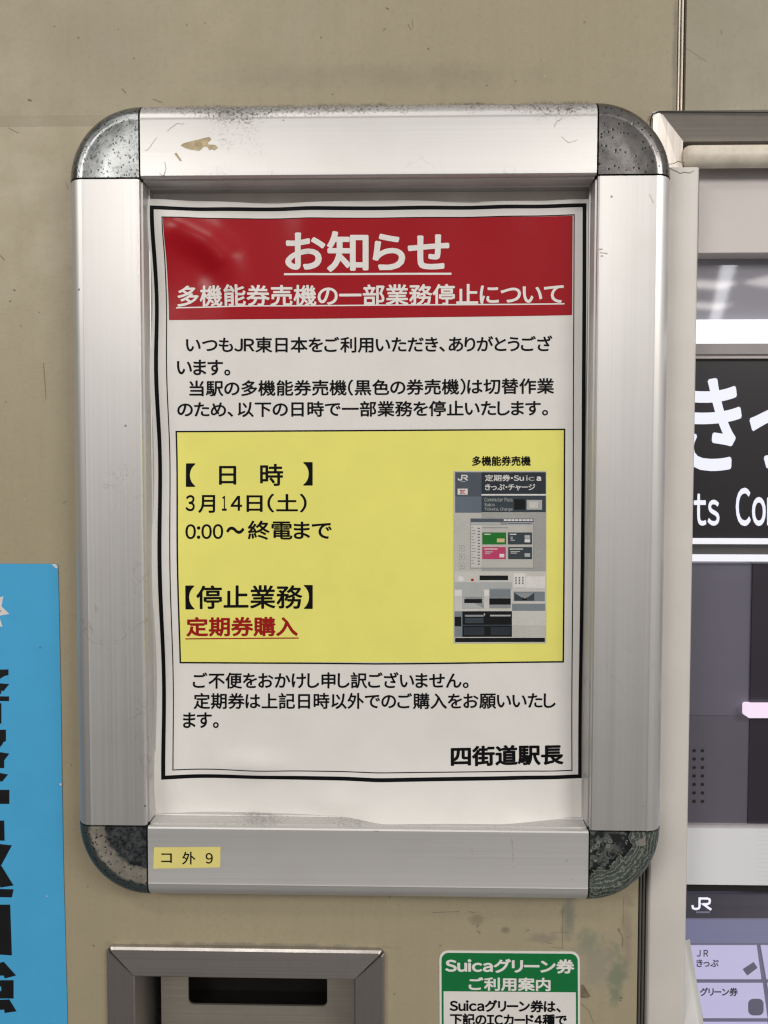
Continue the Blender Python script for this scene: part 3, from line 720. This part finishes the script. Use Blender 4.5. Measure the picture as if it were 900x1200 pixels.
# each character, its right-hand strokes drawn as the photo shows them
STROKES = ([(-9, 784.5), (10, 784.5), (10, 791), (5.5, 792), (-9, 801)], [(-9, 800), (11, 801.5), (4, 810), (1.5, 809), (1.5, 813), (-9, 813)], [(-9, 816), (10.7, 816), (10.7, 821.5), (-9, 821.5)], [(-9, 824), (1.7, 824), (1.7, 848), (-9, 848)],
           [(-9, 855), (7, 855), (7, 868.5), (4, 869.5), (3, 872), (-2, 878), (-9, 878)], [(-9, 880), (11, 883), (5, 891), (5, 900), (-9, 900)], [(-9, 904), (9.5, 907.5), (2.5, 916), (-9, 913)], [(-9, 925.5), (11, 925.5), (11, 942), (-9, 942)],
           [(-9, 961.5), (5, 961.5), (5.5, 985), (-9, 985)], [(-9, 988), (14, 990.5), (1.5, 1014), (-9, 1014)], [(-9, 1014.2), (1.5, 1014.2), (16, 1037.5), (1, 1040), (-9, 1026)], [(-9, 1041.5), (16, 1042), (14, 1051.5), (-9, 1051)], [(-9, 1060), (12, 1060), (14, 1119.5), (-9, 1118)],
           [(-9, 1130), (4.5, 1127), (19, 1143), (6, 1146.5), (4, 1143), (-9, 1144)], [(1.5, 1148.5), (16, 1148.5), (16, 1170), (1.5, 1170)], [(-9, 1148.5), (1.4, 1148.5), (1.4, 1156), (-9, 1156)], [(-9, 1161), (1.4, 1161), (1.4, 1170), (-9, 1170)], [(-9, 1172), (11, 1171), (19.5, 1185), (5.5, 1187), (5, 1183), (-9, 1184)])
mb = MB()
for ch, y0, y1 in (('警', 773, 848), ('察', 854, 942), ('巡', 957, 1052), ('回', 1059, 1120), ('強', 1127, 1189)): text(mb, Sb, ch, -86, -3, y0, y1, .00006, 0, .055)
text(mb, Sb, '化', -75, 19, 1204, 1280, .00006, 0, .055)
for p in STROKES: poly(mb, Sb, p, .0001)
mb.build('poster_text', M['black_poster'], blue)
mb = MB()
def star(cx, cy, r, k, n, rot): return [(cx + (r if i % 2 == 0 else r*k)*math.cos(rot + math.pi*i/n), cy + (r if i % 2 == 0 else r*k)*math.sin(rot + math.pi*i/n)) for i in range(2*n)]
poly(mb, Sb, [(-40, 690), (-20, 700), (-12, 690), (-8, 703), (4, 698.5), (1.8, 710.5), (11, 719.5), (-1, 721.5), (3, 735), (-10, 729), (-20, 742), (-40, 735)], .00006, 0); poly(mb, Sb, [(-34, 700), (-12, 706), (-3, 712), (1.6, 716.5), (-6, 719), (-14, 728), (-34, 730)], .0001, 1)
mb.build('star_badge', [M['star_white'], M['star_red']], blue)

# ------------------------------------------------------------------ green and white sticker below the frame
mb = MB(); YG = -.0003; Sg = plane(YG)
def lean(S, x0, y0, k): return lambda px, py, l=0: S(px + (py - y0)*k, py + (px - x0)*.008, l)
Sg = lean(plane(YG), 515, 1114, .004)
o_ = rrect(514.8, 1114, 679.5, 1330, 10); front = [Sg(x, y, 0) for x, y in o_]
mb.face(front[::-1], 0); n = len(front)
for i in range(n):
    p, q = front[i], front[(i+1) % n]; mb.face([p, q, (q[0], -.00002, q[2]), (p[0], -.00002, p[2])], 0)
poly(mb, Sg, rrect(517.3, 1116.4, 677, 1327, 8.5), .00004, 1)
poly(mb, Sg, rrect(519.6, 1161.5, 674.6, 1324, .5, 2), .00007, 0)
stick = tag(mb.build('information_sticker', [M['paper'], M['green']]), 'white sticker with a green header and rounded corners on the wall below the frame', 'sticker')
mb = MB()
text(mb, Sg, 'Suicaグリーン券', 521.5, 673, 1122.8, 1139.6, .0001, 0, .034, 0, 0)
text(mb, Sg, 'ご利用案内', 549, 645, 1144.5, 1160.4, .0001, 0, .030)
tag(mb.build('sticker_text', M['white_ink'], stick), 'white lettering on the green header')
mb = MB()
text(mb, Sg, 'Suicaグリーン券は、', 526.5, 657, 1171, 1185.5, .0001, 0, .036)
text(mb, Sg, '下記のICカード4種で', 527, 664, 1187, 1201.5, .0001, 0, .036)
tag(mb.build('sticker_text', M['ink'], stick), 'black lettering below the green header')

# ------------------------------------------------------------------ recessed steel tray, lower left
tray = empty('recessed_tray', 'dark stainless steel recessed tray with a mitred surround and black slot, below the frame', 'tray')
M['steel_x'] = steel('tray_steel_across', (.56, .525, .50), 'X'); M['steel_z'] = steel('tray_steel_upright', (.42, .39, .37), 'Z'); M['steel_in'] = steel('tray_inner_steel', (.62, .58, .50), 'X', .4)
X0, X1 = at(125, 1150, -.003).x, at(450.5, 1150, -.003).x; Z1 = at(290, 1112.5, -.003).z; Z0 = Z1 - .118
xi0, xi1 = at(158.5, 1170, -.002).x, at(415, 1170, -.002).x; zi1 = at(290, 1145.5, -.002).z; zi0 = Z0 + (Z1 - zi1)
DY = .034
def bar(a, b, c, d_, mat, label=None):
    """one mitred flat of the surround: outer edge a-b, inner edge c-d"""
    mb = MB(); e = .0009
    def lerp(p, q, t): return tuple(p[i]*(1-t) + q[i]*t for i in range(3))
    rings = []
    for t in [0, .004, .008, .013, .02, .03, .2, .4, .6, .8, .97, .98, .987, .992, .996, 1]:
        q = lerp(d_, c, t)                         # inner point; the outer one follows the rounded corners
        L = math.dist(a, b); r = .0026; d0 = .293*r; u = d0 + (L - 2*d0)*t; e_ = min(u, L - u)
        p = lerp(a, b, u/L)
        if e_ < r:
            k_ = (r - math.sqrt(max(0, r*r - (r - e_)**2)))/math.dist(p, q); p = lerp(p, q, k_)
        k = lerp(p, q, .07); m_ = lerp(p, q, .95)
        rings.append([(p[0], -.0001, p[2]), (p[0], -.0024, p[2]), (k[0], -.0033, k[2]), (m_[0], -.0028, m_[2]), (q[0], -.0022, q[2]), (q[0], .003, q[2])])
    mb.loft(rings)
    mb.face(rings[0]); mb.face(rings[-1][::-1])
    return mb.build('surround', mat, tray, 30)
g = .00012
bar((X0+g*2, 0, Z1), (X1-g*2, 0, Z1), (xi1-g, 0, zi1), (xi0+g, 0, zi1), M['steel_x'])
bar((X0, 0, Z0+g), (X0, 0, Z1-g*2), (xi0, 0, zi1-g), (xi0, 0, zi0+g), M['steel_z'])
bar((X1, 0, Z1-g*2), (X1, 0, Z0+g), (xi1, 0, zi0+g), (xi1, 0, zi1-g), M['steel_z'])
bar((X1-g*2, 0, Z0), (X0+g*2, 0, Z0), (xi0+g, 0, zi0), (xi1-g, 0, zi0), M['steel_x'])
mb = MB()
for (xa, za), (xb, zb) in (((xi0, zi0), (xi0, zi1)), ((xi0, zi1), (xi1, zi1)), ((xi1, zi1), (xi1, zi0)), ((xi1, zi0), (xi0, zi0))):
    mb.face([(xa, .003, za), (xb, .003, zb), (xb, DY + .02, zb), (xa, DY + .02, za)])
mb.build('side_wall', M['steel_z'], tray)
# inner plate with a slot cut through it
Sd = plane(DY - .014)
sl = [(p.x, p.z) for p in (at(220.5, 1144, DY - .014), at(383.5, 1144, DY - .014), at(383.5, 1179.5, DY - .014), at(220.5, 1178.5, DY - .014))]
sx0, sx1, sz0, sz1 = sl[0][0], sl[1][0], sl[2][1], zi1 + .002
lx = at(189, 1170, DY - .014).x
mb = MB(); yy = DY - .014; rr = .0028
def slot_outline():
    p = [(sx0, sz1)]
    p += [(sx0 + rr - rr*math.cos(R(a)), sz0 + rr - rr*math.sin(R(a))) for a in range(0, 91, 15)]
    p += [(sx1 - rr + rr*math.sin(R(a)), sz0 + rr - rr*math.cos(R(a))) for a in range(0, 91, 15)]
    return p + [(sx1, sz1)]
so = slot_outline(); zt = zi1 + .002
rect(mb, lx, sx0, zi0 - .002, zt, yy); rect(mb, sx1, xi1, zi0 - .002, zt, yy)
for i in range(1, len(so) - 2):
    (xa, za), (xb, zb) = so[i], so[i+1]
    if xb > xa + 1e-9: mb.face([(xa, yy, zi0 - .002), (xb, yy, zi0 - .002), (xb, yy, zb), (xa, yy, za)])
for i in range(len(so) - 1):
    (xa, za), (xb, zb) = so[i], so[i+1]; mb.face([(xa, yy, za), (xb, yy, zb), (xb, yy + .0012, zb), (xa, yy + .0012, za)], 0)
mb.face([(lx, yy, zi0 - .002), (lx, yy, zt), (lx, DY + .02, zt), (lx, DY + .02, zi0 - .002)], 0)
mb.build('inner_plate', M['steel_in'], tray)
mb = MB(); rect(mb, sx0 - .003, sx1 + .003, sz0 - .003, zt, yy + .016); mb.face([(sx0 - .003, yy + .0013, sz0 - .003), (sx1 + .003, yy + .0013, sz0 - .003), (sx1 + .003, yy + .016, sz0 - .003), (sx0 - .003, yy + .016, sz0 - .003)])
for x_ in (sx0 - .003, sx1 + .003): mb.face([(x_, yy + .0013, sz0 - .003), (x_, yy + .0013, zt), (x_, yy + .016, zt), (x_, yy + .016, sz0 - .003)])
rect(mb, xi0, lx, zi0, zi1 + .002, DY + .019)
mb.build('slot', simple('slot_black', (.006, .005, .004), .45, mottle=.3, scale=200), tray)

# ------------------------------------------------------------------ ticket machine at the right
mach = empty('ticket_machine', 'pale ticket machine with lit black sign and touch screen, set into the wall', 'ticket machine')
mach.location = (at(830, 1200, 0).x, 0, ZB)
bpy.context.view_layer.update()
MI = mach.matrix_world.inverted()
def mpart(mb, name, mats, parent=None, smooth=None):
    o = mb.build(name, mats, None, smooth); o.parent = parent or mach; o.matrix_parent_inverse = MI if parent is None else Matrix.Identity(4)
    return o
M['pale'] = simple('pale_enamel', (.63, .60, .565), .42, mottle=.04, scale=40, bump=.08); M['cream'] = simple('cream_enamel', (.72, .66, .56), .38, mottle=.12, scale=160, bump=.1)
M['header'] = simple('greyish_enamel', (.58, .54, .525), .45, mottle=.03, scale=30)
M['trim_x'] = steel('hood_metal', (.52, .48, .44), 'X', .42); M['trim_z'] = steel('hood_end_metal', (.72, .67, .62), 'Z', .42)
YM = .024
# hood: bevelled metal edge of the opening
mb = MB(); YH = .005; zi = at(850, 165.5, YH).z; xi = at(801, 165, YH).x
mb.face([(XM0 + .003, -.0016, ZM), (XR, -.0016, ZM), (XR, YH, zi), (xi, YH, zi)][::-1], 0)
mb.face([(XR, YH, zi), (xi, YH, zi), (xi, YH + .02, zi), (XR, YH + .02, zi)], 0)
mb.face([(XM0 + .003, -.0016, ZM), (XM0 + .003, .004, ZM + .001), (XR, .004, ZM + .001), (XR, -.0016, ZM)], 0)
zl = at(780, 204, .0).z
mb.face([(XM0, -.0016, ZM - .003), (XM0 + .0028, -.0016, ZM - .0003), (xi - .0002, YH, zi), (xi - .0002, YH, zl), (XM0, -.0016, zl)], 1)
mb.face([(XM0, -.0016, ZM - .003), (XM0, -.0016, zl), (XM0, .004, zl), (XM0, .004, ZM - .003)], 1)
mb.face([(xi - .0002, YH, zi), (xi - .0002, YH, zl), (xi - .0002, YH + .02, zl), (xi - .0002, YH + .02, zi)], 1)
mpart(mb, 'hood_edge', [M['trim_x'], M['trim_z']])
mb = MB()
stroke(mb, plane(-.0018), [(761.5, 160), (762, 141), (765, 133.5), (772, 131), (900, 132), (990, 133)], 1.6, 0, 0, 3)
mpart(mb, 'sealant', M['black_gap'])
# cream tube under the hood
mb = MB(); c_ = at(850, 180, .002); r_t = (at(850, 166.5, .004).z - at(850, 193, .004).z)/2; xa = at(801.5, 180, .004).x
rings = []
for k in range(5):
    x = xa + [0, .0008, .0022, .0045, XR - xa][k]; q = [.55, .82, .96, 1, 1][k]
    rings.append([(x, .006 - r_t*q*math.sin(a)*1.0, c_.z + r_t*q*math.cos(a)) for a in [math.pi*i/14 for i in range(15)]])
mb.loft(rings); mb.face(rings[0])
mpart(mb, 'hood_tube', M['cream'], None, 40)
# jamb
mb = MB(); zj = at(800, 197, -.002).z; zj0 = ZB
xj0, xj1 = XS1, at(813.5, 600, -.003).x
ring = [(xj0, .004), (xj0, -.0018), (xj0 + .0006, -.0026), (xj0 + .0016, -.003), (xj1 - .0018, -.003), (xj1 - .0008, -.0027), (xj1 - .0002, -.002), (xj1, -.001), (xj1, YM + .02)]
mb.loft([[(x, y, z) for x, y in ring] for z in (zj0, zj0 + (zj - zj0)*.5, zj)]); mb.face([(x, y, zj) for x, y in ring])
mpart(mb, 'jamb', M['pale'], None, 30)
jambs = MB()
# upper faces
def slab(px0, y0, y1, yf, thick, mat, name, parent=None, x1=XR, smooth=None):
    mb = MB(); z1 = at(855, y0, yf).z; z0 = at(855, y1, yf).z; mb.box(at(px0, (y0+y1)/2, yf).x, x1, yf, yf + thick, z0, z1)
    return mpart(mb, name, mat, parent, smooth)
slab(819, 195, 296, .013, .03, M['header'], 'header_panel')
t = NT('smoked_glass'); t.set(col=t.ramp(t.noise(12, 2), (.3, (.24, .235, .28)), (.7, (.27, .265, .31))), rough=.03, spec=.9)
slab(800, 290, 376, YM, .02, t.mat, 'glass_panel')
slab(800, 374.5, 402, YM - .004, .02, glow('white_backlight', (1, 1, 1), 1.15), 'light_strip')
M['moulding'] = simple('grey_moulding', (.27, .25, .255), .35, mottle=.05); M['moulding_white'] = glow('glowing_white_line', (.95, .95, 1), .80)  # white moulding lines are given a glow of their own
M['sign_black'] = simple('sign_black', (.020, .017, .022), .30, mottle=.05, scale=20, spec=.35)
mb = MB(); S_ = plane(YM - .006)
def bandm(y0, y1, yf, m): 
    z1 = at(855, y0, yf).z; z0 = at(855, y1, yf).z; mb.box(at(800, y0, yf).x, XR, yf, YM + .01, z0, z1, m)
bandm(402.5, 415, YM - .006, 0); bandm(415.2, 420, YM - .0045, 1); bandm(631, 637.5, YM - .004, 2); bandm(638, 650, YM + .001, 3); bandm(651, 658, YM - .005, 2)
mpart(mb, 'sign_moulding', [M['moulding'], simple('pale_moulding', (.50, .45, .44), .4), M['moulding_white'], simple('dark_moulding', (.055, .052, .05), .4)])
sign = slab(800, 420, 631, YM - .002, .015, M['sign_black'], 'sign_panel')
mb = MB(); Ss = plane(YM - .002); M['sign_glow'] = glow('sign_letter_light', (.86, .87, 1), .86)
text(mb, Ss, 'き', 799.5, 869, 443, 552, .0002, 0, .020); text(mb, Ss, 'っ', 878, 938, 476, 549, .0002, 0, .020); text(mb, Ss, 'ぷ', 947, 1022, 443, 552, .0002, 0, .020)
w_ = 29.5*width('Tickets')/width('ts')
text(mb, Ss, 'Tickets', 843 - w_, 843, 573.5, 616, .0002, 0, .018)
w_ = 34.5*width('Commuter')/width('Co')
text(mb, Ss, 'Commuter', 862, 862 + w_, 571.5, 616.5, .0002, 0, .018)
mpart(mb, 'sign_text', M['sign_glow'], sign)
M['violet'] = simple('violet_grey_panel', (.125, .118, .158), .42, mottle=.05, scale=20); M['violet2'] = simple('dark_violet_panel', (.026, .022, .032), .25, mottle=.1, scale=20)
xd = at(879, 800, YM).x
fp = slab(800, 660, 838.5, YM, .02, M['violet'], 'front_panel', None, xd)
fp2 = slab(800, 839, 966, YM - .0005, .02, simple('violet_grey_lower_panel', (.105, .098, .128), .42, mottle=.05, scale=20), 'front_panel', None, xd)
slab(879.2, 660, 966, YM - .001, .02, M['violet2'], 'dark_panel')
mb = MB()
zz = [879.5 + k*9.9 for k in range(7)]
for y in zz:
    for x in (803.5, 813.4, 823.2):
        p = at(x, y, YM - .0006); n = 14; r = .00085
        mb.face([(p.x + r*math.cos(2*math.pi*i/n), YM - .0008, p.z + r*math.sin(2*math.pi*i/n)) for i in range(n)])
mpart(mb, 'speaker_hole', M['black_gap'], fp2)
mb = MB(); a = at(876, 826.5, YM - .006); b = at(876, 841.5, YM - .006)
S_ = plane(YM - .006); o_ = rrect(876, 826.5, 960, 841.5, 2.5); fr = [S_(x, y) for x, y in o_]
mb.face(fr[::-1]); n = len(fr)
for i in range(n): p, q = fr[i], fr[(i+1) % n]; mb.face([p, q, (q[0], YM, q[2]), (p[0], YM, p[2])])
mpart(mb, 'indicator_lamp', glow('pink_lamp', (.90, .74, .90), .88))
slab(800, 967, 971, YM - .003, .02, simple('ledge_edge', (.42, .41, .42), .4), 'ledge_edge')
t = NT('white_ledge'); o = t.xyz(t.co((1, 1, 1)))
rib = t.math('MULTIPLY', t.ramp(t.math('SINE', t.math('MULTIPLY', o[2], 2700)), (.55, 0), (.8, 1)), t.mr(o[0], at(880, 1000, YM).x, at(886, 1000, YM).x))
t.set(col=t.mix(t.math('MULTIPLY', rib, .20), (.76, .77, .81), (.50, .51, .54)), rough=.3)
slab(800, 971.2, 1037, YM - .004, .02, t.mat, 'ledge')
slab(800, 1037.2, 1045, YM + .002, .02, M['black_gap'], 'screen_gasket')
# touch screen, leaning out towards its foot
YS0, YS1, PY0, PY1 = YM + .010, YM - .034, 1045.0, 1245.0
def Sc(px, py, l=0):
    y = YS0 + (YS1 - YS0)*(py - PY0)/(PY1 - PY0); p = at(px, py, y); return (p.x, y - l, p.z)
def sx(py): return 807 + (py - 1100)*.165             # left edge of the lit display
scr_cols = dict(head=glow('screen_dark_header', (.018, .016, .028), 1), bar=glow('screen_violet_bar', (.125, .125, .215), 1), btn=glow('screen_button_light', (.40, .375, .555), 1), edge=glow('screen_button_edge', (.12, .11, .17), 1),
                ink=glow('screen_ink', (.02, .018, .035), 1), white=glow('screen_white', (.75, .73, .85), 1), icon=glow('screen_icon', (.075, .07, .11), 1), bg=glow('screen_ground', (.10, .095, .15), 1))
sk = list(scr_cols); SI = {k: i for i, k in enumerate(sk)}; sm = [scr_cols[k] for k in sk]
mb = MB()
quad4(mb, Sc, (790, 1045), (1400, 1045), (1460, 1245), (827, 1245), .0, SI['bg'], 2, 4)
quad4(mb, Sc, (790, 1045), (1400, 1045), (1409, 1075.5), (796, 1075.5), .0004, SI['head'], 2, 2)
quad4(mb, Sc, (797, 1077), (1409, 1077), (1418, 1104.5), (802, 1104.5), .0004, SI['bar'], 2, 2)
scr = mpart(mb, 'touch_screen', sm)
mb = MB(); jr_logo(mb, Sc, 810, 1050.5, 833.5, 1065.5, .0008, SI['white'], .14); quad(mb, Sc, 815, 1067, 831, 1069, .0008, SI['edge'])
mpart(mb, 'screen_logo', sm, scr)
def button(x0, y0, x1, y1, extra):
    mb = MB(); dxl = .165*(y1 - y0); dxr = .135*(y1 - y0)
    quad4(mb, Sc, (x0, y0), (x1, y0), (x1 + dxr, y1), (x0 + dxl, y1), .0005, SI['edge'])
    quad4(mb, Sc, (x0 + .4, y0 + 1), (x1 - .6, y0 + 1), (x1 + dxr - .8, y1 - 1.2), (x0 + dxl + .4, y1 - 1.2), .0008, SI['btn'], 2, 2)
    extra(mb); return mpart(mb, 'screen_button', sm, scr)
def e1(mb):
    text(mb, Sc, 'J R', 815.5, 829, 1111.5, 1119.5, .0012, SI['ink'], .02); text(mb, Sc, 'きっぷ', 815, 841, 1122.5, 1131.5, .0012, SI['ink'], .025)
    poly(mb, Sc, [(869, 1134), (882, 1125.5), (886.5, 1132.5), (874.5, 1141.5)], .0012, SI['icon'])
def e2(mb):
    text(mb, Sc, 'グリーン券', 819, 863.5, 1155.5, 1165.5, .0012, SI['ink'], .03)
    poly(mb, Sc, rrect(875.5, 1168.5, 893.5, 1188, 6), .0012, SI['icon'])
tag(button(808, 1105.5, 886.5, 1147.5, e1), 'upper button with two lines of dark writing and a tilted ticket icon')
tag(button(815.5, 1149.5, 893.5, 1193, e2), 'lower button with one line of dark writing and a rounded icon')
button(823, 1195, 899, 1238, lambda mb: None); button(890, 1105.5, 968, 1147.5, lambda mb: None); button(897.5, 1149.5, 975, 1193, lambda mb: None)
# pale cheek between jamb and screen
mb = MB()
def ck(py, dx, l): return Sc(sx(py) + dx, py, l)
L_ = [1098, 1130, 1165, 1200, 1245]
mb.loft([[ck(y, .3, -.001), ck(y, .3, .0014), ck(y, -3.5, .0026), ck(y, -9, .003), ck(y, -26, .003)] for y in L_])
mpart(mb, 'screen_cheek', simple('pale_grey_plastic', (.50, .50, .485), .35, mottle=.03), None, 40)
mb = MB(); mb.box(xj1 - .001, XR, YM + .02, YM + .09, ZB, ZM)
mpart(mb, 'housing', simple('dark_housing', (.05, .05, .055), .6))
# dirt caked in the joint above the jamb
Sj = plane(-.0033)
for pts, w in (([(785, 196.5), (789, 199), (793, 200.5), (797, 203), (802, 201.5), (808, 202.5), (813, 200)], .6), ([(784, 192.5), (789, 192), (795, 189), (799, 190.5), (803, 190)], .9)):
    mb = MB(); stroke(mb, Sj, pts, w, 0, 0, 3); mpart(mb, 'grime', M['brown'])
